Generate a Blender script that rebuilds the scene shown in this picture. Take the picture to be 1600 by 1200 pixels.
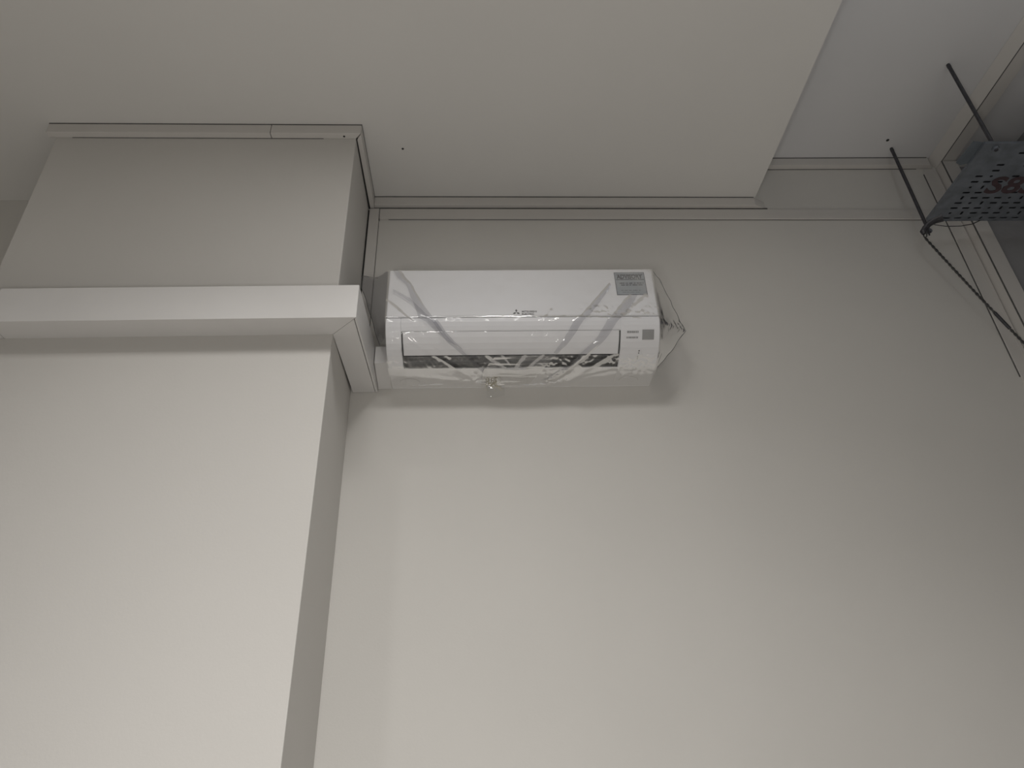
import bpy, bmesh, math, random
from mathutils import Vector, Matrix, noise

C = bpy.context.scene.collection
for o in list(bpy.data.objects):
    bpy.data.objects.remove(o)
scene = bpy.context.scene

# ------------------------------------------------------------------ camera
def rad(d): return math.radians(d)
PITCH, YAW, ROLL, FPX = rad(30.623), rad(-2.5805), rad(-2.2286), 1081.9
CAM = Vector((0, -1.83, 1.5))
def cam_axes():
    cp, sp, cr, sr = math.cos(PITCH), math.sin(PITCH), math.cos(ROLL), math.sin(ROLL)
    f = Vector((0, cp, sp)); u = Vector((0, -sp, cp)); s = Vector((1, 0, 0))
    s2 = cr * s + sr * u; u2 = -sr * s + cr * u
    Rz = Matrix.Rotation(YAW, 3, 'Z')
    return Rz @ s2, Rz @ u2, Rz @ f
ax_s, ax_u, ax_f = cam_axes()
cd = bpy.data.cameras.new('camera'); cam = bpy.data.objects.new('camera', cd); C.objects.link(cam)
cd.sensor_fit = 'HORIZONTAL'; cd.sensor_width = 36.0; cd.lens = 36.0 * FPX / 1600.0
cd.clip_start = 0.02
m = Matrix((ax_s, ax_u, -ax_f)).transposed().to_4x4(); m.translation = CAM
cam.matrix_world = m
scene.camera = cam

# ------------------------------------------------------------------ world, lamps, exposure
w = bpy.data.worlds.new('world'); scene.world = w; w.use_nodes = True
w.node_tree.nodes['Background'].inputs[0].default_value = (0.9, 0.95, 1.0, 1)
w.node_tree.nodes['Background'].inputs[1].default_value = 0.02
scene.view_settings.view_transform = 'Standard'
scene.view_settings.look = 'None'
scene.view_settings.gamma = 1
scene.view_settings.use_curve_mapping = False
scene.view_settings.exposure = 0.0

def area(name, loc, size, power, col, target=None, spread=180):
    d = bpy.data.lights.new(name, 'AREA'); d.shape = 'DISK'; d.size = size
    d.energy = power; d.color = col; d.spread = rad(spread)
    o = bpy.data.objects.new(name, d); C.objects.link(o); o.location = loc
    v = (Vector(target) - Vector(loc)) if target else Vector((0, 0, -1))
    o.rotation_euler = v.to_track_quat('-Z', 'Y').to_euler()
    return o

WARM, COOL = (1.0, 0.975, 0.945), (0.85, 0.92, 1.0)
area('lamp_left', (-1.0, -1.5, 3.28), 0.10, 4.2, WARM, None, 130)
area('lamp_row_near', (-0.1, -1.5, 3.28), 0.5, 10.8, WARM, None, 130)
area('lamp_row_middle', (-0.2, -1.95, 3.28), 0.5, 15.0, WARM, None, 100)
area('lamp_row_far', (-0.1, -2.4, 3.28), 0.5, 19.5, WARM, None, 130)
area('lamp_wide_left', (-1.3, -1.9, 3.28), 0.08, 1.1, WARM)
area('lamp_by_wall', (0.1, -1.33, 3.28), 0.3, 6.4, WARM)
area('lamp_by_pillar', (-0.3, -1.33, 3.28), 0.3, 2.0, WARM)
def bulb(name, loc, power, col, size):
    d = bpy.data.lights.new(name, 'POINT'); d.energy = power; d.color = col; d.shadow_soft_size = size
    o = bpy.data.objects.new(name, d); C.objects.link(o); o.location = loc
bulb('lamp_right', (1.3, -1.3, 3.2), 1.25, COOL, 0.08)
bulb('fill_low', (-0.3, -2.0, 1.2), 16.3, WARM, 0.10)  # unseen low fill light near the camera, added to fit the brightness

# ------------------------------------------------------------------ materials
def mat(name, col, rough=0.6, metal=0.0, mottle=0.0, mscale=6.0, bump=0.0, bscale=200.0, spec=0.5, col2=None):
    M = bpy.data.materials.new(name); M.use_nodes = True
    nt = M.node_tree; b = nt.nodes['Principled BSDF']
    b.inputs['Base Color'].default_value = (*col, 1); b.inputs['Roughness'].default_value = rough
    b.inputs['Metallic'].default_value = metal; b.inputs['Specular IOR Level'].default_value = spec
    tc = nt.nodes.new('ShaderNodeTexCoord')
    if mottle:
        n = nt.nodes.new('ShaderNodeTexNoise'); n.inputs['Scale'].default_value = mscale; n.inputs['Detail'].default_value = 5
        nt.links.new(tc.outputs['Object'], n.inputs['Vector'])
        r = nt.nodes.new('ShaderNodeValToRGB')
        c2 = col2 or tuple(c * (1 - mottle) for c in col)
        r.color_ramp.elements[0].position = 0.3; r.color_ramp.elements[1].position = 0.7
        r.color_ramp.elements[0].color = (*c2, 1); r.color_ramp.elements[1].color = (*col, 1)
        nt.links.new(n.outputs['Fac'], r.inputs['Fac']); nt.links.new(r.outputs['Color'], b.inputs['Base Color'])
    if bump:
        n2 = nt.nodes.new('ShaderNodeTexNoise'); n2.inputs['Scale'].default_value = bscale; n2.inputs['Detail'].default_value = 3
        nt.links.new(tc.outputs['Object'], n2.inputs['Vector'])
        bp = nt.nodes.new('ShaderNodeBump'); bp.inputs['Strength'].default_value = bump; bp.inputs['Distance'].default_value = 0.002
        nt.links.new(n2.outputs['Fac'], bp.inputs['Height']); nt.links.new(bp.outputs['Normal'], b.inputs['Normal'])
    return M

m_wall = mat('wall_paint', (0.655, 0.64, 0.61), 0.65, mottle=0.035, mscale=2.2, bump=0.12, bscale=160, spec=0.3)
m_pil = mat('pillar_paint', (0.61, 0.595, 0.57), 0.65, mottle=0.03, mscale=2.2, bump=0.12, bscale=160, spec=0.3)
m_ceil = mat('ceiling_paint', (0.70, 0.69, 0.67), 0.8, mottle=0.03, mscale=2.0, bump=0.08, bscale=140, spec=0.2)
m_ceil2 = mat('upper_ceiling_paint', (0.70, 0.70, 0.71), 0.8, mottle=0.04, mscale=2.0, spec=0.2)
m_trim = mat('trim_paint', (0.62, 0.60, 0.575), 0.5, mottle=0.03, mscale=9, spec=0.4)
m_dark = mat('gap_shade_black', (0.03, 0.03, 0.03), 0.9, mottle=0.2, mscale=30)  # black stands in for shade inside open gaps; also fills screw holes
m_joint = mat('joint_shade_grey', (0.13, 0.128, 0.125), 0.9, mottle=0.3, mscale=30)  # grey for painted shade lines at the joints
m_pvc = mat('white_pvc', (0.645, 0.635, 0.625), 0.4, mottle=0.03, mscale=8, spec=0.5)
m_ac = mat('white_casing_plastic', (0.85, 0.85, 0.87), 0.42, mottle=0.015, mscale=5, spec=0.35)
m_slot = mat('outlet_black', (0.02, 0.021, 0.025), 0.5, mottle=0.2, mscale=20)
m_vane = mat('vane_dark_grey', (0.05, 0.053, 0.06), 0.45, mottle=0.15, mscale=30)
m_grey = mat('indicator_grey', (0.33, 0.33, 0.33), 0.4, mottle=0.05, mscale=60)
m_gap = mat('joint_grey', (0.5, 0.5, 0.5), 0.5, mottle=0.05, mscale=60)
m_ink = mat('grey_ink', (0.12, 0.12, 0.125), 0.6, mottle=0.1, mscale=200)
m_ink2 = mat('pale_grey_ink', (0.33, 0.33, 0.335), 0.6, mottle=0.1, mscale=200)
m_stk = mat('sticker_blue_grey', (0.34, 0.37, 0.40), 0.5, mottle=0.06, mscale=60)
m_stkink = mat('sticker_dark_ink', (0.025, 0.03, 0.045), 0.6, mottle=0.1, mscale=200)
m_galv = mat('galvanised_steel', (0.215, 0.238, 0.27), 0.5, metal=0.4, mottle=0.3, mscale=28)
m_galv2 = mat('dark_galvanised_plate', (0.15, 0.175, 0.20), 0.55, metal=0.4, mottle=0.2, mscale=30)
m_rod = mat('dull_zinc_rod', (0.09, 0.09, 0.10), 0.5, metal=0.6, mottle=0.3, mscale=60)
m_wire = mat('steel_wire', (0.11, 0.11, 0.11), 0.4, metal=0.7, mottle=0.5, mscale=40)
m_red = mat('red_brown_paint', (0.07, 0.042, 0.048), 0.7, mottle=0.25, mscale=60)
m_recess_shade = mat('recess_shade_grey', (0.33, 0.33, 0.34), 0.9, mottle=0.2, mscale=5, bump=0.3, bscale=60)  # darker grey carries the shade of the recess
m_floor = mat('pale_screed_floor', (0.55, 0.53, 0.50), 0.7, mottle=0.15, mscale=3)
m_tape = mat('yellowed_tape', (0.66, 0.62, 0.50), 0.4, mottle=0.3, mscale=60)

def film_material(name, tint, gloss, rough, haze, bump):
    M = bpy.data.materials.new(name); M.use_nodes = True
    nt = M.node_tree
    for n in list(nt.nodes): nt.nodes.remove(n)
    out = nt.nodes.new('ShaderNodeOutputMaterial')
    tr = nt.nodes.new('ShaderNodeBsdfTransparent'); tr.inputs[0].default_value = (*tint, 1)
    gl = nt.nodes.new('ShaderNodeBsdfGlossy'); gl.inputs['Color'].default_value = (1, 1, 1, 1); gl.inputs['Roughness'].default_value = rough
    df = nt.nodes.new('ShaderNodeBsdfDiffuse'); df.inputs['Color'].default_value = (0.75, 0.76, 0.77, 1)
    fr = nt.nodes.new('ShaderNodeFresnel'); fr.inputs['IOR'].default_value = 1.5
    mu = nt.nodes.new('ShaderNodeMath'); mu.operation = 'MULTIPLY'; mu.inputs[1].default_value = gloss
    tc = nt.nodes.new('ShaderNodeTexCoord')
    n2 = nt.nodes.new('ShaderNodeTexNoise'); n2.inputs['Scale'].default_value = 55; n2.inputs['Detail'].default_value = 3
    n2.inputs['Distortion'].default_value = 1.2
    bp = nt.nodes.new('ShaderNodeBump'); bp.inputs['Strength'].default_value = bump; bp.inputs['Distance'].default_value = 0.002
    m1 = nt.nodes.new('ShaderNodeMixShader'); m2 = nt.nodes.new('ShaderNodeMixShader'); m1.inputs[0].default_value = haze
    L = nt.links.new
    L(tc.outputs['Object'], n2.inputs['Vector']); L(n2.outputs['Fac'], bp.inputs['Height'])
    L(bp.outputs['Normal'], gl.inputs['Normal']); L(bp.outputs['Normal'], fr.inputs['Normal'])
    L(tr.outputs[0], m1.inputs[1]); L(df.outputs[0], m1.inputs[2])
    L(fr.outputs[0], mu.inputs[0]); L(mu.outputs[0], m2.inputs[0])
    L(m1.outputs[0], m2.inputs[1]); L(gl.outputs[0], m2.inputs[2]); L(m2.outputs[0], out.inputs['Surface'])
    return M
m_film = film_material('clear_plastic_film', (0.965, 0.967, 0.97), 0.75, 0.06, 0.02, 0.03)
m_film2 = film_material('folded_plastic_film', (0.83, 0.83, 0.845), 0.7, 0.10, 0.03, 0.05)
m_film4 = film_material('bunched_hazy_film', (0.86, 0.86, 0.87), 0.8, 0.10, 0.06, 0.10)
m_film3 = film_material('bunched_plastic_film', (0.70, 0.70, 0.72), 0.9, 0.09, 0.06, 0.08)
m_film5 = film_material('doubled_plastic_film', (0.60, 0.60, 0.62), 0.9, 0.09, 0.07, 0.12)

m_hem = film_material('rolled_film_edge', (0.35, 0.36, 0.36), 0.9, 0.12, 0.10, 0.05)

# ------------------------------------------------------------------ helpers
def obj(name, bm, material, parent=None, smooth=False):
    me = bpy.data.meshes.new(name); bmesh.ops.recalc_face_normals(bm, faces=bm.faces[:]); bm.to_mesh(me); bm.free()
    me.materials.append(material)
    for p in me.polygons: p.use_smooth = smooth
    o = bpy.data.objects.new(name, me); C.objects.link(o)
    if parent: o.parent = parent
    return o
def sheet(name, verts, faces, material, parent=None, smooth=True):
    me = bpy.data.meshes.new(name); me.from_pydata([tuple(v) for v in verts], [], faces); me.update()
    me.materials.append(material)
    for p in me.polygons: p.use_smooth = smooth
    o = bpy.data.objects.new(name, me); C.objects.link(o)
    if parent: o.parent = parent
    return o
def tag(o, label=None, cat=None, group=None, kind=None):
    if label: o['label'] = label
    if cat: o['category'] = cat
    if group: o['group'] = group
    if kind: o['kind'] = kind
    return o
def thing(name, label, cat, loc=(0, 0, 0), group=None):
    o = bpy.data.objects.new(name, None); C.objects.link(o); o.location = loc; o.empty_display_size = 0.05
    return tag(o, label, cat, group)
def struct(name, bm, material, label=None, cat=None):
    o = obj(name, bm, material); o['kind'] = 'structure'
    return tag(o, label, cat)
def box(bm, x0, x1, y0, y1, z0, z1, bev=0.0):
    r = bmesh.ops.create_cube(bm, size=1.0)
    for v in r['verts']:
        v.co = Vector((x0 + (v.co.x + .5) * (x1 - x0), y0 + (v.co.y + .5) * (y1 - y0), z0 + (v.co.z + .5) * (z1 - z0)))
    if bev:
        es = list({e for v in r['verts'] for e in v.link_edges})
        bmesh.ops.bevel(bm, geom=es, offset=bev, segments=2, affect='EDGES', profile=0.6)
def prism(bm, poly, z0, z1, bev=0.0, tilt=0.0):
    """plan polygon (x, y) raised from z0 to z1; tilt = fall of z per metre of x"""
    lo = [bm.verts.new((x, y, z0 - tilt * x)) for x, y in poly]; hi = [bm.verts.new((x, y, z1 - tilt * x)) for x, y in poly]
    n = len(poly); fs = [bm.faces.new(lo[::-1]), bm.faces.new(hi)]
    for i in range(n): fs.append(bm.faces.new((lo[i], lo[(i + 1) % n], hi[(i + 1) % n], hi[i])))
    if bev:
        bmesh.ops.recalc_face_normals(bm, faces=fs)
        es = list({e for f in fs for e in f.edges})
        bmesh.ops.bevel(bm, geom=es, offset=bev, segments=2, affect='EDGES', profile=0.6)
def extrude_x(bm, prof, x0, x1, bev=0.0):
    """closed profile of (y, z) swept from x0 to x1"""
    a = [bm.verts.new((x0, y, z)) for y, z in prof]; b = [bm.verts.new((x1, y, z)) for y, z in prof]
    n = len(prof); fs = [bm.faces.new(a), bm.faces.new(b[::-1])]
    for i in range(n): fs.append(bm.faces.new((a[i], b[i], b[(i + 1) % n], a[(i + 1) % n])))
    bmesh.ops.recalc_face_normals(bm, faces=fs)
    if bev:
        es = list(set(fs[0].edges) | set(fs[1].edges))
        bmesh.ops.bevel(bm, geom=es, offset=bev, segments=3, affect='EDGES', profile=0.5)
def tube(bm, pts, r, n=8, cap=True):
    pts = [Vector(p) for p in pts]; rings = []
    for i, p in enumerate(pts):
        t = (pts[min(i + 1, len(pts) - 1)] - pts[max(i - 1, 0)]).normalized()
        a = t.orthogonal().normalized() if i == 0 else (prev - t * prev.dot(t)).normalized()
        prev = a; b = t.cross(a)
        rr = r[i] if isinstance(r, (list, tuple)) else r
        rings.append([bm.verts.new(p + (a * math.cos(k * 2 * math.pi / n) + b * math.sin(k * 2 * math.pi / n)) * rr) for k in range(n)])
    for i in range(len(rings) - 1):
        for k in range(n):
            bm.faces.new((rings[i][k], rings[i][(k + 1) % n], rings[i + 1][(k + 1) % n], rings[i + 1][k]))
    if cap: bm.faces.new(rings[0][::-1]); bm.faces.new(rings[-1])
def text(name, body, size, origin, ex, ey, material, parent, width=None, bold=0.0, depth=0.0004):
    """lettering as a thin mesh: ex/ey = directions of reading and of the letters' tops"""
    cu = bpy.data.curves.new(name, 'FONT'); cu.body = body; cu.size = size; cu.extrude = depth; cu.offset = bold
    cu.resolution_u = 3
    t = bpy.data.objects.new(name, cu); C.objects.link(t)
    bpy.context.view_layer.update()
    me = bpy.data.meshes.new_from_object(t.evaluated_get(bpy.context.evaluated_depsgraph_get()))
    bpy.data.objects.remove(t)
    ex = Vector(ex).normalized(); ey = Vector(ey).normalized(); ez = ex.cross(ey)
    xs = [v.co.x for v in me.vertices]; k = (width / (max(xs) - min(xs))) if width else 1.0; x0 = min(xs)
    for v in me.vertices:
        c = v.co.copy(); v.co = Vector(origin) + ex * ((c.x - x0) * k) + ey * c.y + ez * c.z
    me.materials.clear(); me.materials.append(material)
    o = bpy.data.objects.new(name, me); C.objects.link(o)
    if parent: o.parent = parent
    return o

# ------------------------------------------------------------------ room shell
ZL, ZH = 3.3605, 3.557            # lowered ceiling, upper ceiling
TILT = 0.010                     # the long horizontals fall a centimetre per metre to the right
PX0, PX1, PY = -1.341, -0.404, -0.31   # pillar
SX = 1.0                         # edge of the lowered ceiling
bm = bmesh.new(); box(bm, -4.1, 2.9, 0, 0.1, 0, 3.75); struct('wall_back', bm, m_wall)
bm = bmesh.new(); box(bm, -4.2, -4.1, -6.0, 0.1, 0, 3.75); struct('wall_left', bm, m_wall)
bm = bmesh.new(); box(bm, -4.2, 2.9, -6.1, -6.0, 0, 3.75); struct('wall_front', bm, m_wall)
# right side: wall with a tall opening beside the back corner, recess behind it with its shade put into a darker grey
bm = bmesh.new(); box(bm, 1.80, 1.86, -6.0, -1.6, 0, 3.75); struct('wall_right', bm, m_wall)
bm = bmesh.new(); box(bm, 2.02, 2.12, -1.7, 0.0, 0, 3.75); box(bm, 1.8045, 2.02, -0.012, 0.0, 0, 3.515); struct('wall_recess', bm, m_recess_shade)
bm = bmesh.new(); box(bm, -4.2, 2.9, -6.1, 0.1, -0.1, 0); struct('floor', bm, m_floor)
bm = bmesh.new()
prism(bm, [(-4.1, -6.0), (SX, -6.0), (SX, 0), (-4.1, 0)], ZL, 3.70, tilt=TILT); struct('ceiling', bm, m_ceil)
bm = bmesh.new(); box(bm, SX + 0.002, 2.9, -6.0, 0.0, ZH, 3.74); struct('ceiling_upper', bm, m_ceil2)

# pillar
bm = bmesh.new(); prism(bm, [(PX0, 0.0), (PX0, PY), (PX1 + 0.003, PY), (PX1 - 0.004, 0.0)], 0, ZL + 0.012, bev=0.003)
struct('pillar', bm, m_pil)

# cornice round the pillar and along the back wall (each length its own piece)
tn = [0]
def trim(poly, z0, z1, bev=0.0015, tilt=TILT, material=None):
    tn[0] += 1
    bm = bmesh.new(); prism(bm, poly, z0, z1, bev=bev, tilt=tilt)
    return struct('trim_%d' % tn[0], bm, material or m_trim)
TB, TT = 3.319, 3.3575
P2 = 0.022
seam = -0.668
trim([(PX0 - P2, PY - P2), (seam - 0.001, PY - P2), (seam - 0.001, PY), (PX0 - P2, PY)], TB, TT, tilt=TILT)
tr2 = trim([(seam + 0.001, PY - P2), (PX1 + P2, PY - P2), (PX1 + 0.003, PY), (seam + 0.001, PY)], TB, TT, tilt=TILT)
bm = bmesh.new(); tube(bm, [(0, 0, -0.0008), (0, 0, 0.004)], 0.0035, 10)
h = obj('screw_hole', bm, m_dark, tr2); h.location = (-0.437, PY - P2 * 0.45, TB + TILT * 0.437)
trim([(PX1 + P2, PY - P2 + 0.002), (PX1 + P2 - 0.004, 0.0), (PX1 + 0.0025, 0.0), (PX1 + 0.0065, PY + 0.002)], TB - 0.001, TT - 0.0005)
trim([(PX1 + P2 - 0.003, -P2), (SX - 0.008, -P2), (SX + 0.038, 0.0), (PX1 + P2 - 0.003, 0.0)], TB + 0.001, TT)
# black strips painting the shade in the gaps by pillar, cornice and corner strip
trim([(PX1 + 0.003, PY + 0.004), (PX1 + 0.0066, PY + 0.004), (PX1 + 0.0026, -0.001), (PX1 - 0.003, -0.001)], TB + 0.0005, TB + 0.012, bev=0, material=m_dark)
trim([(PX1 - 0.0035, -0.006), (PX1 + 0.002, -0.006), (PX1 + 0.002, 0.0), (PX1 - 0.0035, 0.0)], 2.70, TB - 0.006, bev=0, tilt=0, material=m_dark)
# vertical corner strip and level strip on the back wall
trim([(PX1 + 0.002, -0.010), (PX1 + 0.036, -0.010), (PX1 + 0.036, 0.0), (PX1 + 0.002, 0.0)], 2.70, TB - 0.002, tilt=0)
trim([(PX1 + 0.0385, -0.008), (1.741, -0.008), (1.741, 0.0), (PX1 + 0.0385, 0.0)], 3.268, 3.3135)
# cornice under the upper ceiling, back wall
trim([(SX + 0.004, -0.022), (1.715, -0.022), (1.735, 0.0), (SX + 0.004, 0.0)], 3.517, ZH - 0.003, tilt=0)
# strip and boxed post in the right corner, boxed head running towards the camera
trim([(1.690, -0.006), (1.742, -0.006), (1.742, 0.0), (1.690, 0.0)], 0.0, 3.505, tilt=0)
trim([(1.746, -0.042), (1.804, -0.042), (1.804, 0.0), (1.746, 0.0)], 0.0, 3.515, tilt=0)
trim([(1.7285, -0.0068), (1.7315, -0.0068), (1.7315, 0.0), (1.7285, 0.0)], 2.0, 3.50, bev=0, tilt=0, material=m_trim)
def head(x_off, y0, y1):
    tn[0] += 1
    bm = bmesh.new()
    prof = [(1.722, 3.5565), (1.750, 3.517), (1.802, 3.517), (1.802, 3.5565)]
    a = [bm.verts.new((x, y0, z)) for x, z in prof]; b = [bm.verts.new((x + x_off, y1, z)) for x, z in prof]
    bm.faces.new(a); bm.faces.new(b[::-1])
    for i in range(4): bm.faces.new((a[i], b[i], b[(i + 1) % 4], a[(i + 1) % 4]))
    bmesh.ops.recalc_face_normals(bm, faces=bm.faces[:])
    bmesh.ops.bevel(bm, geom=list(bm.edges), offset=0.0015, segments=1, affect='EDGES')
    return struct('trim_%d' % tn[0], bm, m_trim)
head(-0.02, 0.0, -1.60)
tn[0] += 1
bm = bmesh.new(); tube(bm, [(1.7502, -0.03, 3.5172), (1.7310, -1.55, 3.5172)], 0.0018, 6); struct('trim_%d' % tn[0], bm, m_joint)

# painted shade lines for the joints by the cornice and round the strips
def joint_shade(poly, z0, z1, tilt=TILT): return trim(poly, z0, z1, bev=0, tilt=tilt, material=m_joint)
JI = -0.0006
joint_shade([(PX0 - P2 + JI, PY - P2 + JI), (PX1 + P2 - JI, PY - P2 + JI), (PX1 + P2 - JI, PY), (PX0 - P2 + JI, PY)], TT - 0.001, ZL + 0.001)
joint_shade([(PX1 + 0.004, PY), (PX1 + P2 - JI, PY - 0.01), (PX1 + P2 - JI - 0.004, 0), (PX1 + 0.002, 0)], TT - 0.001, ZL + 0.001)
joint_shade([(PX1 + P2 - 0.005, -P2 + JI), (SX - 0.008, -P2 + JI), (SX - 0.008, 0), (PX1 + P2 - 0.005, 0)], TT - 0.001, ZL + 0.001)
joint_shade([(PX0 + 0.05, PY - 0.0018), (PX1 - 0.10, PY - 0.0018), (PX1 - 0.10, PY), (PX0 + 0.05, PY)], TB - 0.0012, TB + 0.001)
joint_shade([(PX1 + 0.003, -0.0068), (SX + 0.04, -0.0068), (SX + 0.04, 0), (PX1 + 0.003, 0)], 3.3128, TB + 0.002)
joint_shade([(PX1 + 0.036, -0.0060), (PX1 + 0.0385, -0.0060), (PX1 + 0.0385, 0), (PX1 + 0.036, 0)], 3.262, 3.3135, tilt=TILT)
joint_shade([(PX1 + 0.036, -0.0012), (PX1 + 0.0375, -0.0012), (PX1 + 0.0375, 0), (PX1 + 0.036, 0)], 2.75, 3.27, tilt=0)
joint_shade([(PX1 + 0.07, -0.0016), (1.69, -0.0016), (1.69, 0), (PX1 + 0.07, 0)], 3.2664, 3.2684)  # painted shadow line under the level strip
joint_shade([(SX + 0.05, -0.0014), (1.66, -0.0014), (1.66, 0), (SX + 0.05, 0)], 3.3134, 3.3148)
joint_shade([(SX + 0.004, -0.0226), (1.712, -0.0226), (1.715, 0), (SX + 0.004, 0)], ZH - 0.004, ZH + 0.001, tilt=0)
joint_shade([(SX + 0.06, -0.0016), (1.67, -0.0016), (1.67, 0), (SX + 0.06, 0)], 3.5150, 3.5172, tilt=0)
joint_shade([(1.6876, -0.0030), (1.690, -0.0030), (1.690, 0), (1.6876, 0)], 2.58, 3.485, tilt=0)
joint_shade([(1.7445, -0.0434), (1.7478, -0.0434), (1.7478, -0.040), (1.7445, -0.040)], 0.0, 3.514, tilt=0)

# small marks on the ceilings: an old screw hole in each
for nm, x, y, z in (('ceiling', -0.262, -0.236, ZL + 0.0026), ('ceiling_upper', 1.519, -0.104, ZH)):
    bm = bmesh.new(); tube(bm, [(x, y, z - 0.0006), (x, y, z + 0.004)], 0.004 if nm == 'ceiling' else 0.006, 10)
    o = obj('screw_hole', bm, m_dark, bpy.data.objects[nm])

# ------------------------------------------------------------------ trunking round the pillar
tk = thing('trunking', 'white square pipe trunking boxed round the front and side of the pillar', 'trunking', (PX1, PY, 2.56))
def tpart(name, bm, material):
    o = obj(name, bm, material, tk); o.location = -Vector(tk.location); return o
TZ0, TZ1, TY, TX = 2.562, 2.667, -0.385, -0.327
sx = -1.246
bm = bmesh.new(); prism(bm, [(sx + 0.001, PY), (sx + 0.001, TY), (TX - 0.0002, TY), (PX1 + 0.0032, PY)], TZ0, TZ1, bev=0.0005); tpart('front_section', bm, m_pvc)
bm = bmesh.new(); prism(bm, [(sx - 0.0015, PY), (sx - 0.0015, TY), (PX0 - 0.075, TY), (PX0 - 0.075, -0.002), (PX0 - 0.001, -0.002), (PX0 - 0.001, PY)], TZ0, TZ1, bev=0.003); tpart('corner_section', bm, m_pvc)
bm = bmesh.new(); prism(bm, [(PX1 + 0.0035, PY + 0.001), (TX - 0.007, TY + 0.0085), (TX - 0.007, -0.002), (PX1 + 0.0035, -0.002)], TZ0, TZ1, bev=0.0004); tpart('side_base', bm, m_pvc)
bm = bmesh.new(); prism(bm, [(TX - 0.0052, TY + 0.0065), (TX, TY + 0.0015), (TX, -0.075), (TX - 0.0052, -0.075)], TZ0 - 0.001, TZ1, bev=0.0015); tpart('side_cover', bm, m_pvc)
bm = bmesh.new(); prism(bm, [(TX - 0.006, -0.078), (TX + 0.001, -0.070), (TX + 0.001, -0.001), (TX - 0.006, -0.001)], TZ0, TZ1 + 0.002, bev=0.0015); tpart('end_piece', bm, m_pvc)
bm = bmesh.new(); extrude_x(bm, [(-0.10, 2.604), (-0.10, 2.662), (-0.001, 2.662), (-0.001, 2.573)], TX + 0.0015, -0.2845, bev=0.002); tpart('outlet_stub', bm, m_pvc)

# ------------------------------------------------------------------ air conditioner
AX0, AX1 = -0.282, 0.507
ac = thing('air_conditioner', 'white split air conditioner with a dark outlet slot, mounted on the wall beside the pillar', 'air conditioner', (AX0, 0, 2.575))
ac.rotation_euler = (0, 0.006, 0)
def apart(name, bm, material, parent=None, smooth=False):
    o = obj(name, bm, material, parent or ac, smooth)
    if parent is None or parent is ac: o.location = -Vector((AX0, 0, 2.575))
    return o
low = [(-0.2145, 2.6815), (-0.2145, 2.668), (-0.2105, 2.656), (-0.203, 2.643), (-0.1925, 2.630), (-0.180, 2.618), (-0.165, 2.607), (-0.148, 2.5975), (-0.125, 2.589), (-0.100, 2.5825), (-0.070, 2.578), (-0.035, 2.5755), (0.0, 2.575)]
FX0, FX1 = -0.236, 0.391
I_T, I_B, I_C = 3, 7, 9           # profile indices: flap top, flap lip, chin lip
back = [(0.0, 2.867), (-0.10, 2.866), (-0.185, 2.862), (-0.197, 2.857), (-0.197, 2.6815)]
# left and right cheeks, top shell, chin: the casing
bm = bmesh.new()
extrude_x(bm, low + back, AX0, FX0 - 0.0015, bev=0.003)
extrude_x(bm, low + back, FX1 + 0.0015, AX1, bev=0.003)
extrude_x(bm, low[:I_T + 1] + [(-0.190, 2.648), (-0.15, 2.675), (-0.02, 2.675), (0.0, 2.68)] + back, FX0 - 0.0015, FX1 + 0.0015)
extrude_x(bm, low[I_C:] + [(0.0, 2.60), (-0.075, 2.60), (-0.094, 2.590)], FX0 - 0.0015, FX1 + 0.0015)
casing = apart('casing', bm, m_ac)
# front panel with rounded edges
bm = bmesh.new(); box(bm, AX0 + 0.0005, AX1 - 0.0005, -0.2165, -0.196, 2.6855, 2.8585)
es = [e for e in bm.edges]
bmesh.ops.bevel(bm, geom=es, offset=0.005, segments=3, affect='EDGES', profile=0.5)
panel = apart('front_panel', bm, m_ac, smooth=False)
# dark joint under the panel
bm = bmesh.new(); box(bm, AX0 + 0.045, AX1 - 0.03, -0.2115, -0.20, 2.681, 2.686); apart('panel_joint', bm, m_grey)
# outlet: black cavity, vanes
bm = bmesh.new(); box(bm, FX0 + 0.001, FX1 - 0.001, -0.17, -0.03, 2.601, 2.672)
bmesh.ops.delete(bm, geom=[f for f in bm.faces if f.normal.z < -0.5 or f.normal.y < -0.5], context='FACES')
apart('outlet_cavity', bm, m_slot)
for k, (y, z) in enumerate(((-0.112, 2.600), (-0.098, 2.603), (-0.126, 2.606))):
    bm = bmesh.new(); box(bm, FX0 + 0.008, FX1 - 0.008, y - 0.004, y + 0.004, z - 0.0012, z + 0.0012); apart('louvre', bm, m_vane)
for k in range(10):
    bm = bmesh.new(); x = FX0 + 0.035 + k * 0.0615; box(bm, x - 0.0012, x + 0.0012, -0.118, -0.085, 2.609, 2.64); apart('vane', bm, m_vane)
# flap (horizontal vane) with a dark slit at each end
fl = [(-0.2024, 2.6422)] + low[I_T + 1:I_B + 1]; fl_in = [(y + 0.006, z + 0.005) for y, z in fl][::-1]
bm = bmesh.new(); extrude_x(bm, fl + fl_in, FX0 + 0.003, FX1 - 0.003, bev=0.0012); apart('flap', bm, m_ac)
for x in (FX0 + 0.0003, FX1 - 0.0003):
    pr = [(y + 0.0022, z + 0.0022) for y, z in low[I_T:I_C + 1]]; pr2 = [(y + 0.012, z + 0.012) for y, z in low[I_T:I_C + 1]][::-1]
    bm = bmesh.new(); extrude_x(bm, pr + pr2, x - 0.0017, x + 0.0017); apart('flap_slit', bm, m_slot)
# thin groove above the flap
bm = bmesh.new(); box(bm, FX0, FX1, -0.2042, -0.2005, 2.6442, 2.6452); apart('flap_groove', bm, m_gap)
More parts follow.
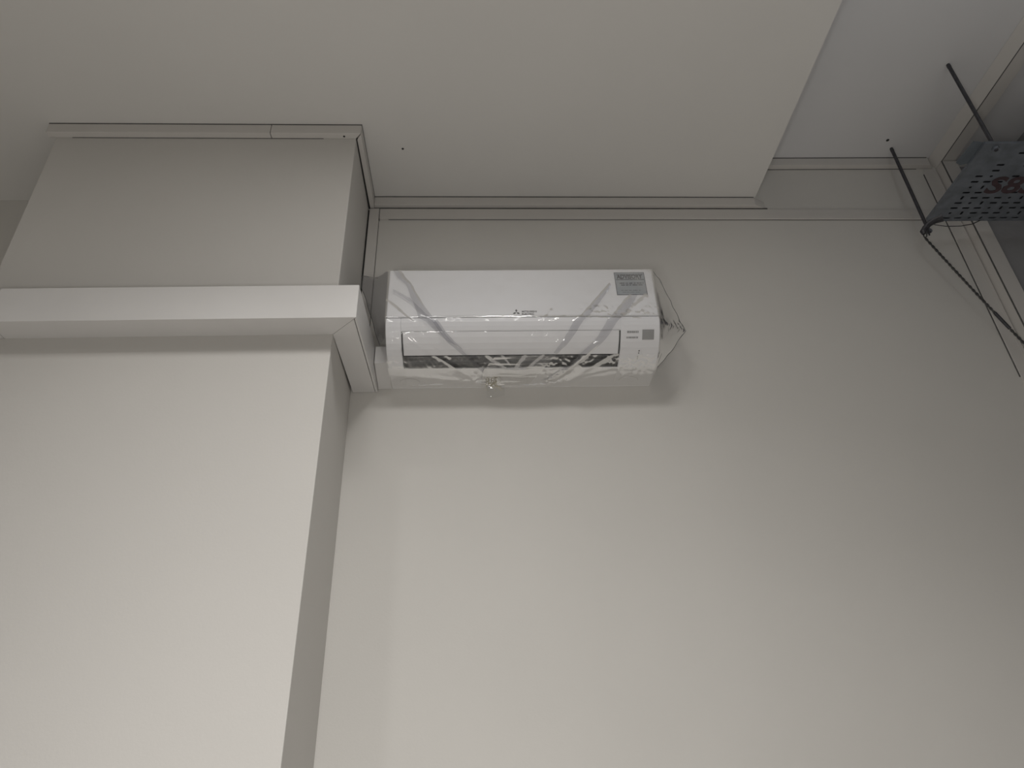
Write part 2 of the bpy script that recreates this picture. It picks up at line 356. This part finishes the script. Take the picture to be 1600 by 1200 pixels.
# clip cover arcs on the chin
for cx in (-0.226, 0.435):
    bm = bmesh.new(); tube(bm, [(cx + 0.029 * math.cos(a), -0.036 - 0.020 * max(0, math.sin(a)), 2.5752 + 0.0006 * math.sin(a)) for a in [math.pi * i / 12 for i in range(13)]], 0.0009, 5)
    apart('clip_cover', bm, m_grey)
# status window, marks beside it
def on_low(py_y):                    # z of the casing at depth y
    for (y0, z0), (y1, z1) in zip(low, low[1:]):
        if y0 <= py_y <= y1 and y1 > y0: return z0 + (z1 - z0) * (py_y - y0) / (y1 - y0)
    return low[0][1]
def patch(name, x0, x1, ya, yb, material, lift=0.0008, lab=None):
    vs = []; n = 6
    for i in range(n + 1):
        y = ya + (yb - ya) * i / n; z = on_low(y)
        for s in (lift, -0.001):
            vs += [(x0, y - s, z - s), (x1, y - s, z - s)]
    fs = []
    for i in range(n):
        a = i * 4; b = a + 4
        fs += [(a, a + 1, b + 1, b), (a, b, b + 2, a + 2), (a + 1, a + 3, b + 3, b + 1)]
    fs += [(0, 2, 3, 1), (n * 4, n * 4 + 1, n * 4 + 3, n * 4 + 2)]
    o = sheet(name, vs, fs, material, ac, False); o.location = -Vector((AX0, 0, 2.575))
    if lab: o['label'] = lab
    return o
patch('status_window', 0.455, 0.489, -0.2035, -0.184, m_grey)
random.seed(4)
for row, (ya, yb) in enumerate(((-0.2015, -0.1975), (-0.1905, -0.187))):
    x = 0.411 if row == 0 else 0.409; end = 0.444
    while x < end - 0.002:
        l = random.uniform(0.0015, 0.0035); patch('printed_mark', x, min(x + l, end), ya, yb, m_ink2, 0.0005); x += l + random.uniform(0.0006, 0.0016)
for x0, x1, ya, yb in ((0.4475, 0.4505, -0.158, -0.154), (0.447, 0.450, -0.151, -0.148), (0.4455, 0.4488, -0.140, -0.128)):
    patch('indicator_lamp', x0, x1, ya, yb, m_ink, 0.0006)
# emblem of three diamonds and maker's lettering on the front panel
YF = -0.2168
bm = bmesh.new()
ec = Vector((0.0925, 0, 2.6985)); R = 0.0062
for k in range(3):
    a = math.pi / 2 + k * 2 * math.pi / 3
    d = Vector((math.cos(a), 0, math.sin(a))); n = Vector((-math.sin(a), 0, math.cos(a)))
    p = [ec + d * 0.0006, ec + d * (R * 0.95) + n * (R * 0.52), ec + d * (R * 1.9), ec + d * (R * 0.95) - n * (R * 0.52)]
    f1 = [bm.verts.new((q.x, YF, q.z)) for q in p]; f2 = [bm.verts.new((q.x, YF + 0.0008, q.z)) for q in p]
    bm.faces.new(f1); bm.faces.new(f2[::-1])
    for i in range(4): bm.faces.new((f1[i], f1[(i + 1) % 4], f2[(i + 1) % 4], f2[i]))
apart('emblem', bm, m_ink)
off = Vector((AX0, 0, 2.575))
def atext(name, body, size, o, width, material, bold, parent=None):
    t = text(name, body, size, Vector(o), (1, 0, 0), (0, 0, 1), material, parent or ac, width, bold)
    t.location = -off if parent is None else (0, 0, 0)
    return t
atext('lettering', 'MITSUBISHI', 0.0082, (0.1085, YF, 2.6985), 0.043, m_ink, 0.0001)
atext('lettering', 'ELECTRIC', 0.0082, (0.1085, YF, 2.6895), 0.035, m_ink, 0.0001)
# advisory sticker, slightly askew
SXc, SZc, SW, SH = 0.4365, 2.8015, 0.091, 0.085
st = bpy.data.objects.new('advisory_sticker', None)
bpy.data.objects.remove(st)
ex = Vector((1, 0, 0.006)).normalized(); ez = Vector((-0.02, 0, 1)).normalized()
def sp(u, v, d=0.0): return Vector((SXc, YF - d, SZc)) + ex * (u * SW / 2) + ez * (v * SH / 2)
def slab(bm, u0, u1, v0, v1, d0, d1):
    f1 = [bm.verts.new(sp(u, v, d1)) for u, v in ((u0, v0), (u1, v0), (u1, v1), (u0, v1))]
    f2 = [bm.verts.new(sp(u, v, d0)) for u, v in ((u0, v0), (u1, v0), (u1, v1), (u0, v1))]
    bm.faces.new(f1); bm.faces.new(f2[::-1])
    for i in range(4): bm.faces.new((f1[i], f1[(i + 1) % 4], f2[(i + 1) % 4], f2[i]))
bm = bmesh.new(); slab(bm, -1, 1, -1, 1, 0.0, 0.0004)
stk = apart('sticker', bm, m_stk); stk['label'] = 'blue-grey advisory sticker with a dark border'
bm = bmesh.new(); t = 0.035
slab(bm, -1, 1, 1 - t, 1, 0.0003, 0.0007); slab(bm, -1, 1, -1, -1 + t, 0.0003, 0.0007)
slab(bm, -1, -1 + t, -1, 1, 0.0003, 0.0007); slab(bm, 1 - t, 1, -1, 1, 0.0003, 0.0007)
slab(bm, -0.93, 0.93, 0.33, 0.38, 0.0003, 0.0007); slab(bm, -0.90, 0.93, 0.78, 0.81, 0.0003, 0.0007)
apart('border', bm, m_stkink, stk)
tt = text('lettering', 'ADVISORY', 0.0225, sp(-0.86, 0.44, 0.0008), ex, ez, m_stkink, stk, width=0.078, bold=0.0008)
def words(bm, v, u0, u1, seed, hh, d=0.0008):
    random.seed(seed); u = u0
    while u < u1 - 0.05:
        l = random.uniform(0.10, 0.34); e = min(u + l, u1)
        k = u
        while k < e:
            g = random.uniform(0.03, 0.06); slab(bm, k, min(k + g, e), v - hh / 2 * random.uniform(.7, 1), v + hh / 2 * random.uniform(.7, 1), 0.0003, d); k += g + 0.012
        u = e + 0.07
bm = bmesh.new(); words(bm, 0.03, -0.72, 0.86, 2, 0.10); words(bm, -0.13, -0.64, 0.78, 5, 0.10); apart('small_print', bm, m_stkink, stk)
bm = bmesh.new(); words(bm, -0.60, -0.68, 0.66, 8, 0.045); words(bm, -0.76, -0.6, 0.5, 9, 0.035); apart('small_print', bm, m_ink, stk)

# ------------------------------------------------------------------ plastic film left on the air conditioner
fm = thing('plastic_sheet', 'crumpled clear plastic protective sheet draped over the white air conditioner', 'plastic sheet', (0.1, -0.2, 2.6))
foff = -Vector(fm.location)
# design space: (a, b) = place across and down the casing as seen from the front; b rows follow the casing's profile
ROWS = [(419, -0.186, 2.8645), (423, -0.2165, 2.857), (497, -0.2165, 2.683), (508, -0.2145, 2.666), (517, -0.203, 2.643), (530, -0.182, 2.619),
        (550, -0.149, 2.597), (570, -0.102, 2.582), (592, -0.030, 2.575), (604, -0.012, 2.572)]
def surf(a, b, d):
    x = -0.281 + (a - 603) / 426.0 * 0.787
    b = max(ROWS[0][0], min(ROWS[-1][0], b))
    for r0, r1 in zip(ROWS, ROWS[1:]):
        if b <= r1[0]: break
    k = (b - r0[0]) / (r1[0] - r0[0])
    y = r0[1] + (r1[1] - r0[1]) * k; z = r0[2] + (r1[2] - r0[2]) * k
    # outward normal turns from straight ahead to straight down
    q = max(0.0, min(1.0, (b - 500) / 75.0)); an = q * 1.35
    y -= d * math.cos(an); z -= d * math.sin(an)
    return Vector((x, y, z - 0.006 * (x - AX0)))
G = (770, 598)
RIDGES = [(p, q, wd, ht * 0.40) for (p, q, wd, ht) in [((604, 474), (700, 552), 3, .006), ((604, 505), (745, 590), 3, .004), ((625, 580), (760, 592), 3, .005),
          ((700, 505), (800, 575), 3.5, .006), ((760, 520), (810, 580), 3, .005), ((860, 490), (795, 575), 3.5, .007), ((905, 500), (800, 585), 3, .007),
          ((1012, 470), (880, 575), 4, .007), ((1020, 510), (905, 580), 4, .006),
          ((940, 540), (985, 590), 3, .006), ((1000, 560), (850, 596), 3, .005), ((960, 580), (820, 600), 3, .005), ((1005, 505), (840, 500), 3, .004),
          ((640, 597), (760, 590), 2.5, .004), ((835, 520), (880, 500), 3, .005), ((700, 585), (640, 578), 2.5, .004), ((740, 523), (690, 516), 2.5, .003)]]
def ridge_h(a, b):
    h = 0.0
    for (p, q, wd, ht) in RIDGES:
        dx, dy = q[0] - p[0], q[1] - p[1]; L2 = dx * dx + dy * dy
        t = ((a - p[0]) * dx + (b - p[1]) * dy) / L2
        tc = max(0.0, min(1.0, t))
        d = math.hypot(a - p[0] - tc * dx, b - p[1] - tc * dy)
        # slightly wandering crease
        d += 2.2 * noise.noise(Vector((a * .03, b * .03, wd)))
        env = min(1.0, 0.45 + 2.2 * tc * (1.15 - tc))
        h += ht * env * max(0.0, 1 - abs(d) / (wd * 1.6)) ** 1.3
    return h
SPARKLE = [(850, 522, 34, 1.0), (872, 576, 44, 1.3), (615, 522, 26, .8), (1000, 503, 50, .8), (935, 500, 45, .9), (985, 560, 50, 1.1), (775, 588, 55, 1.0), (712, 517, 30, .7), (640, 590, 40, .6), (905, 545, 40, .7), (720, 590, 40, .7)]
def crumple(a, b):
    wgt = max(0.0, min(1.0, (b - 480) / 60.0))
    sp = sum(k * max(0.0, 1 - math.hypot(a - cx, (b - cy) * 1.5) / rd) for cx, cy, rd, k in SPARKLE)
    n4 = noise.noise(Vector((a * .16 + 9, b * .22, 5.2)))
    wr = max(0.0, 1 - math.hypot((a - 990) / 55.0, (b - 560) / 45.0))
    wb = max(0.0, 1 - math.hypot((a - 810) / 110.0, (b - 588) / 28.0))
    n1 = noise.noise(Vector((a * .055, b * .055, 3.1))); n2 = abs(noise.noise(Vector((a * .13, b * .13, 7.7))))
    n3 = abs(noise.noise(Vector((a * .3, b * .3, 1.7))))
    return sp * 0.0022 * (n4 + n3) + 0.0006 * (n1 + 1) + wgt * 0.0007 * n2 + (wr + wb) * (0.0022 * n2 + 0.0016 * n3)
NA, NB = 300, 130
vs, fs = [], []
for j in range(NB + 1):
    b = 419 + (604 - 419) * j / NB
    for i in range(NA + 1):
        a = 601.5 + (1031 - 601.5) * i / NA
        # the top lies flat on the panel
        flat = max(0.25, min(1.0, (b - 425) / 40.0))
        vs.append(surf(a, b, 0.0025 + flat * (ridge_h(a, b) + crumple(a, b))) + foff)
for j in range(NB):
    for i in range(NA):
        p = j * (NA + 1) + i; fs.append((p, p + 1, p + NA + 2, p + NA + 1))
sheet('front_sheet', vs, fs, m_film, fm)

# folds where the sheet lies double
def fold(left, right, d, mtl=None):
    n = 14; vs, fs = [], []
    def along(pl, t):
        k = t * (len(pl) - 1); i = min(int(k), len(pl) - 2); f = k - i
        return (pl[i][0] + (pl[i + 1][0] - pl[i][0]) * f, pl[i][1] + (pl[i + 1][1] - pl[i][1]) * f)
    N = 48
    for s in range(N + 1):
        t = s / N; p = along(left, t); q = along(right, t)
        for k in range(7):
            u = k / 6; a = p[0] + (q[0] - p[0]) * u; b = p[1] + (q[1] - p[1]) * u
            j = 1.2 * noise.noise(Vector((s * .35, k, d * 900)))
            vs.append(surf(a + j, b, 0.0045 + d + ridge_h(a, b) + crumple(a, b) + 0.0015 * math.sin(u * math.pi)) + foff)
    for s in range(N):
        for k in range(6):
            p = s * 7 + k; fs.append((p, p + 1, p + 8, p + 7))
    return sheet('fold', vs, fs, mtl or m_film2, fm)
fold([(610, 425), (618, 437), (632, 448), (644, 475), (655, 501), (670, 511), (700, 530), (722, 542)],
     [(623, 425), (630, 436), (640, 446), (650, 463), (670, 492), (697, 519), (712, 532), (722, 541)], 0.0012)
fold([(957, 447), (921, 482), (893, 509), (863, 546)], [(960, 452), (932, 484), (905, 512), (868, 550)], 0.0012)
fold([(986, 466), (974, 477), (955, 497), (932, 524), (896, 556), (850, 590)], [(1000, 466), (992, 477), (974, 498), (944, 527), (904, 562), (856, 592)], 0.0016)
fold([(612, 455), (640, 470), (700, 525), (760, 575)], [(612, 458), (642, 476), (698, 530), (757, 580)], 0.0008)

fold([(772, 550), (752, 572), (748, 594)], [(866, 550), (846, 572), (826, 594)], 0.0022, m_film4)
fold([(905, 548), (880, 572), (846, 590)], [(913, 551), (892, 576), (862, 592)], 0.0030, m_film4)
bm = bmesh.new(); tube(bm, [surf(603 + 415 * i / 60, 420, 0.004 + 0.0006 * math.sin(i * 1.7)) + foff for i in range(61)], 0.0009, 5); obj('hem', bm, m_hem, fm, True)
# loose ends of the sheet standing away from both ends of the casing
def flap_sheet(name, inner, outer, glint, mtl, amp, seed, bulge):
    """inner/outer: matching polylines; the sheet spans between them, creased"""
    def along(pl, t):
        k = t * (len(pl) - 1); i = min(int(k), len(pl) - 2); f = k - i
        return Vector(pl[i]).lerp(Vector(pl[i + 1]), f)
    N, K = 60, 40; vs, fs = [], []
    for s in range(N + 1):
        t = s / N; p = along(inner, t); q = along(outer, t)
        q = q + Vector((0.006 * noise.noise(Vector((t * 9, seed, 2.0))), 0, 0.006 * noise.noise(Vector((seed, t * 9, 5.0))))) * min(1, 8 * t, 8 * (1 - t))
        for k in range(K + 1):
            u = k / K; v = p.lerp(q, u)
            c = abs(noise.noise(Vector((t * 4 + seed, u * 2.2, seed)))) + 0.25 * abs(noise.noise(Vector((t * 13, u * 7 + seed, seed))))
            e = min(1, u * 6) 
            v = v + Vector((0, -1, 0)) * (amp * c * e + 0.006 * max(0, 1 - abs(t - glint) / 0.14) * u * noise.noise(Vector((t * 30, u * 16, seed))) + bulge * math.sin(u * math.pi))
            vs.append(v + foff)
    for s in range(N):
        for k in range(K):
            p = s * (K + 1) + k; fs.append((p, p + 1, p + K + 2, p + K + 1))
    sh = sheet(name, vs, fs, mtl, fm)
    bm = bmesh.new(); tube(bm, [vs[s * (K + 1) + K] for s in range(N + 1)], 0.0009, 5); obj('hem', bm, m_hem, sh, True)
    return sh
xl, xr = AX0 - 0.002, AX1 + 0.002
flap_sheet('loose_end', [(xl, -0.212, 2.857), (xl, -0.214, 2.80), (xl, -0.215, 2.74), (xl, -0.213, 2.68), (xl, -0.19, 2.63)],
           [(-0.334, -0.105, 2.918), (-0.386, -0.10, 2.930), (-0.388, -0.095, 2.895), (-0.364, -0.095, 2.83), (-0.312, -0.10, 2.663)], 0.32, m_film5, 0.005, 2.3, 0.002)
flap_sheet('loose_end', [(xr, -0.20, 2.860), (xr, -0.2145, 2.82), (xr, -0.216, 2.76), (xr, -0.215, 2.70), (xr, -0.21, 2.66), (xr, -0.185, 2.622), (xr, -0.12, 2.588)],
           [(0.522, -0.186, 2.868), (0.548, -0.15, 2.862), (0.577, -0.13, 2.795), (0.592, -0.12, 2.748), (0.613, -0.11, 2.697), (0.562, -0.11, 2.630), (0.512, -0.10, 2.575)], 0.66, m_film3, 0.0035, 5.1, 0.003)
# gathered knot with yellowed tape below the middle of the casing
bm = bmesh.new()
random.seed(11)
for k in range(7):
    a = random.uniform(0, 6.28); p0 = Vector((0.022 + random.uniform(-.006, .006), -0.036, 2.572))
    pts = [p0 + Vector((math.cos(a) * t * 0.028 + 0.006 * math.sin(9 * t + k), -0.012 * math.sin(t * 3), -abs(math.sin(a)) * t * 0.035 + 0.008 * math.sin(t * 6 + k) - 0.006)) for t in [i / 8 for i in range(9)]]
    tube(bm, pts, [0.0018 - 0.0012 * i / 8 for i in range(9)], 5)
o = obj('knot', bm, m_tape, fm, True); o.location = foff; o['label'] = 'yellowed knot of twisted tape gathering the sheet'
vs, fs = [], []
for i in range(13):
    t = i / 12
    for k in range(5):
        u = k / 4; vs.append(Vector((0.004 + u * 0.055 + 0.004 * noise.noise(Vector((t * 4, u * 3, 1))), -0.034 + 0.026 * t + 0.006 * noise.noise(Vector((t * 5, u * 5, 4))), 2.570 - 0.040 * t * (1 - 0.35 * abs(u - .3)))) + foff)
for i in range(12):
    for k in range(4):
        p = i * 5 + k; fs.append((p, p + 1, p + 6, p + 5))
sheet('hanging_tail', vs, fs, m_film, fm)

# ------------------------------------------------------------------ cable tray on threaded rods
TRZ = 3.150
ct = thing('cable_tray', 'grey galvanised perforated cable tray with red-brown painted letters hanging near the right corner', 'cable tray', (1.60, -0.26, TRZ))
coff = -Vector(ct.location)
def cpart(name, bm, material, smooth=False):
    o = obj(name, bm, material, ct, smooth); o.location = coff; return o
Y0, Y1, XA, XB = -0.430, -0.104, 1.529, 2.015
bm = bmesh.new(); TH = 0.0015
px_, py_ = 0.0390, 0.0235
ny = int(round((Y1 - Y0) / py_)); nx = int(round((XB - XA) / px_)); py_ = (Y1 - Y0) / ny; px_ = (XB - XA) / nx
cache = {}
def vv(x, y, z):
    k = (round(x, 5), round(y, 5), round(z, 5))
    if k not in cache: cache[k] = bm.verts.new((x, y, z))
    return cache[k]
def ring(cx, cy, hx, hy):
    c = min(hx, hy) * 0.6
    return [(cx - hx + c, cy - hy), (cx + hx - c, cy - hy), (cx + hx, cy - hy + c), (cx + hx, cy + hy - c), (cx + hx - c, cy + hy), (cx - hx + c, cy + hy), (cx - hx, cy + hy - c), (cx - hx, cy - hy + c)]
for j in range(ny):
    for i in range(nx):
        x0, x1, y0, y1 = XA + i * px_, XA + (i + 1) * px_, Y0 + j * py_, Y0 + (j + 1) * py_
        cx, cy = (x0 + x1) / 2, (y0 + y1) / 2
        pat = (i * 2 + j) % 5
        solid = i == 0 or (3 <= j <= 8 and i >= 3 and (i + j) % 2 == 0) or j in (0, 2) or (j == 1 and i % 3) or (j in (3, 4) and i % 2)
        if solid:
            bm.faces.new([vv(x0, y0, TRZ), vv(x1, y0, TRZ), vv(x1, y1, TRZ), vv(x0, y1, TRZ)]); continue
        if pat in (0, 2, 3): hx, hy = 0.0125, 0.0035
        elif pat == 1: hx, hy = 0.0042, 0.0075
        else: hx, hy = 0.0050, 0.0038
        r = ring(cx, cy, hx, hy)
        o4 = [(x0, y0), (x1, y0), (x1, y1), (x0, y1)]
        ov = [vv(x, y, TRZ) for x, y in o4]; rv = [bm.verts.new((x, y, TRZ)) for x, y in r]; rt = [bm.verts.new((x, y, TRZ + TH)) for x, y in r]
        bm.faces.new((ov[0], ov[1], rv[1], rv[0])); bm.faces.new((ov[1], rv[2], rv[1])); bm.faces.new((ov[1], ov[2], rv[3], rv[2])); bm.faces.new((ov[2], rv[4], rv[3]))
        bm.faces.new((ov[2], ov[3], rv[5], rv[4])); bm.faces.new((ov[3], rv[6], rv[5])); bm.faces.new((ov[3], ov[0], rv[7], rv[6])); bm.faces.new((ov[0], rv[0], rv[7]))
        for k in range(8): bm.faces.new((rv[k], rv[(k + 1) % 8], rt[(k + 1) % 8], rt[k]))
cpart('perforated_base', bm, m_galv)
# sides, black backing added to darken the holes, bent lip at the open end
bm = bmesh.new(); box(bm, XA, XB, Y0 - 0.002, Y0, TRZ - 0.001, TRZ + 0.010); box(bm, XA, XB, Y0, Y0 + 0.014, TRZ + 0.0085, TRZ + 0.010); cpart('side_rail', bm, m_galv)
bm = bmesh.new(); box(bm, XA, XB, Y1, Y1 + 0.002, TRZ - 0.001, TRZ + 0.010); box(bm, XA, XB, Y1 - 0.014, Y1, TRZ + 0.0085, TRZ + 0.010); cpart('side_rail', bm, m_galv)
bm = bmesh.new(); box(bm, XA, XB, Y0 + 0.015, Y1 - 0.015, TRZ + 0.0065, TRZ + 0.0078); cpart('hole_backing', bm, m_slot)
bm = bmesh.new(); box(bm, XA - 0.0015, XA, Y0, Y1, TRZ - 0.0005, TRZ + 0.010); cpart('end_cap', bm, m_galv)
# bent-up tongue of the far corner, wrapped round the rod, with a small prong
bm = bmesh.new()
tp = [(1.575, -0.118, 3.151), (1.556, -0.104, 3.1505), (1.543, -0.090, 3.148), (1.533, -0.078, 3.140), (1.5265, -0.072, 3.131), (1.5285, -0.068, 3.122)]
tube(bm, tp, [0.022, 0.017, 0.0145, 0.013, 0.0115, 0.007], 10)
for v in bm.verts:
    c = min((Vector(p) for p in tp), key=lambda p: (p - v.co).length); v.co.z = c.z + (v.co.z - c.z) * 0.45
cpart('bent_tongue', bm, m_rod)
bm = bmesh.new(); tube(bm, [(1.545, -0.074, 3.146), (1.546, -0.071, 3.132), (1.5455, -0.068, 3.116)], [0.0035, 0.0038, 0.003], 6); cpart('prong', bm, m_rod)
# folded end plate at the near left corner
bm = bmesh.new(); prism(bm, [(1.489, -0.349), (1.494, -0.433), (1.529, -0.4285), (1.532, -0.395), (1.534, -0.350), (1.510, -0.340)], 3.158, 3.1605, bev=0.0006); cpart('end_plate', bm, m_galv2)
for k, (txt, ox, oy, wd, sz) in enumerate((('S8S', 1.645, -0.231, 0.168, 0.098), ('8', 1.668, -0.186, 0.04, 0.035))):
    if k == 1: continue
    t = text('painted_lettering', txt, sz, Vector((ox, oy, TRZ - 0.0008)), (1, 0, 0), (0, -1, 0), m_red, ct, width=wd, bold=0.0022)
    t.location = coff
# rods
for lab, x, y, zb in (('dark threaded rod hanging from the upper ceiling to the near edge of the cable tray', 1.569, -0.416, TRZ - 0.012),
                      ('dark threaded rod by the back wall, holding the bent far corner of the cable tray', 1.552, -0.066, TRZ - 0.02)):
    bm = bmesh.new(); n = 150; pts = []; rr = []
    for i in range(n + 1):
        pts.append((0, 0, (zb - ZH) * i / n)); rr.append(0.0056 + (0.0006 if i % 2 else -0.0004))
    tube(bm, pts, rr, 10)
    rd = thing('threaded_rod', lab, 'rod', (x, y, ZH), 'threaded rods of the cable tray')
    obj('rod', bm, m_rod, rd)
    bm = bmesh.new(); r = bmesh.ops.create_cone(bm, cap_ends=True, segments=6, radius1=0.0105, radius2=0.0105, depth=0.008)
    o = obj('nut', bm, m_galv, rd); o.location = (0, 0, zb - ZH + 0.007)
    bm = bmesh.new(); r = bmesh.ops.create_cone(bm, cap_ends=True, segments=16, radius1=0.0066, radius2=0.0058, depth=0.012)
    o = obj('ceiling_anchor', bm, m_rod, rd); o.location = (0, 0, -0.008)

# twisted steel wire from the bent corner down to the corner post
def wire_path(p, q, sag, n):
    p, q = Vector(p), Vector(q)
    return [p.lerp(q, i / n) + Vector((0, 0, -sag * 4 * (i / n) * (1 - i / n))) for i in range(n + 1)]
wp = wire_path((1.531, -0.062, 3.110), (1.7435, -0.047, 2.600), 0.012, 120)
wt = thing('steel_wire', 'twisted steel wire running from the bent tray corner down to the corner post', 'wire', wp[0])
for s in range(2):
    bm = bmesh.new(); pts = []
    ax = (wp[-1] - wp[0]).normalized(); a = ax.orthogonal().normalized(); b = ax.cross(a)
    for i, p in enumerate(wp):
        an = i * 0.9 + s * math.pi; pts.append(p + (a * math.cos(an) + b * math.sin(an)) * 0.0022 - wp[0])
    tube(bm, pts, 0.0024, 6); obj('strand', bm, m_wire, wt, True)
bm = bmesh.new()
pts = [wp[0] + Vector((0, 0.008 * math.cos(t) - 0.006, 0.010 * math.sin(t) + 0.008)) - wp[0] for t in [i * 2 * math.pi / 14 for i in range(15)]]
tube(bm, pts, 0.0024, 6); obj('loop', bm, m_wire, wt, True)
bm = bmesh.new(); tube(bm, [p - wp[0] for p in wp[72:88]], 0.0052, 8); obj('sleeve', bm, m_rod, wt, True)
# thin tie wire along the far edge of the tray
tw = [(1.558, -0.092, 3.142), (1.60, -0.090, 3.136), (1.65, -0.092, 3.135), (1.69, -0.096, 3.140), (1.715, -0.104, 3.1485)]
t = thing('tie_wire', 'thin tie wire sagging under the far edge of the cable tray', 'wire', tw[0])
bm = bmesh.new(); tube(bm, [Vector(p) - Vector(tw[0]) for p in tw], 0.0016, 6); obj('strand', bm, m_wire, t, True)
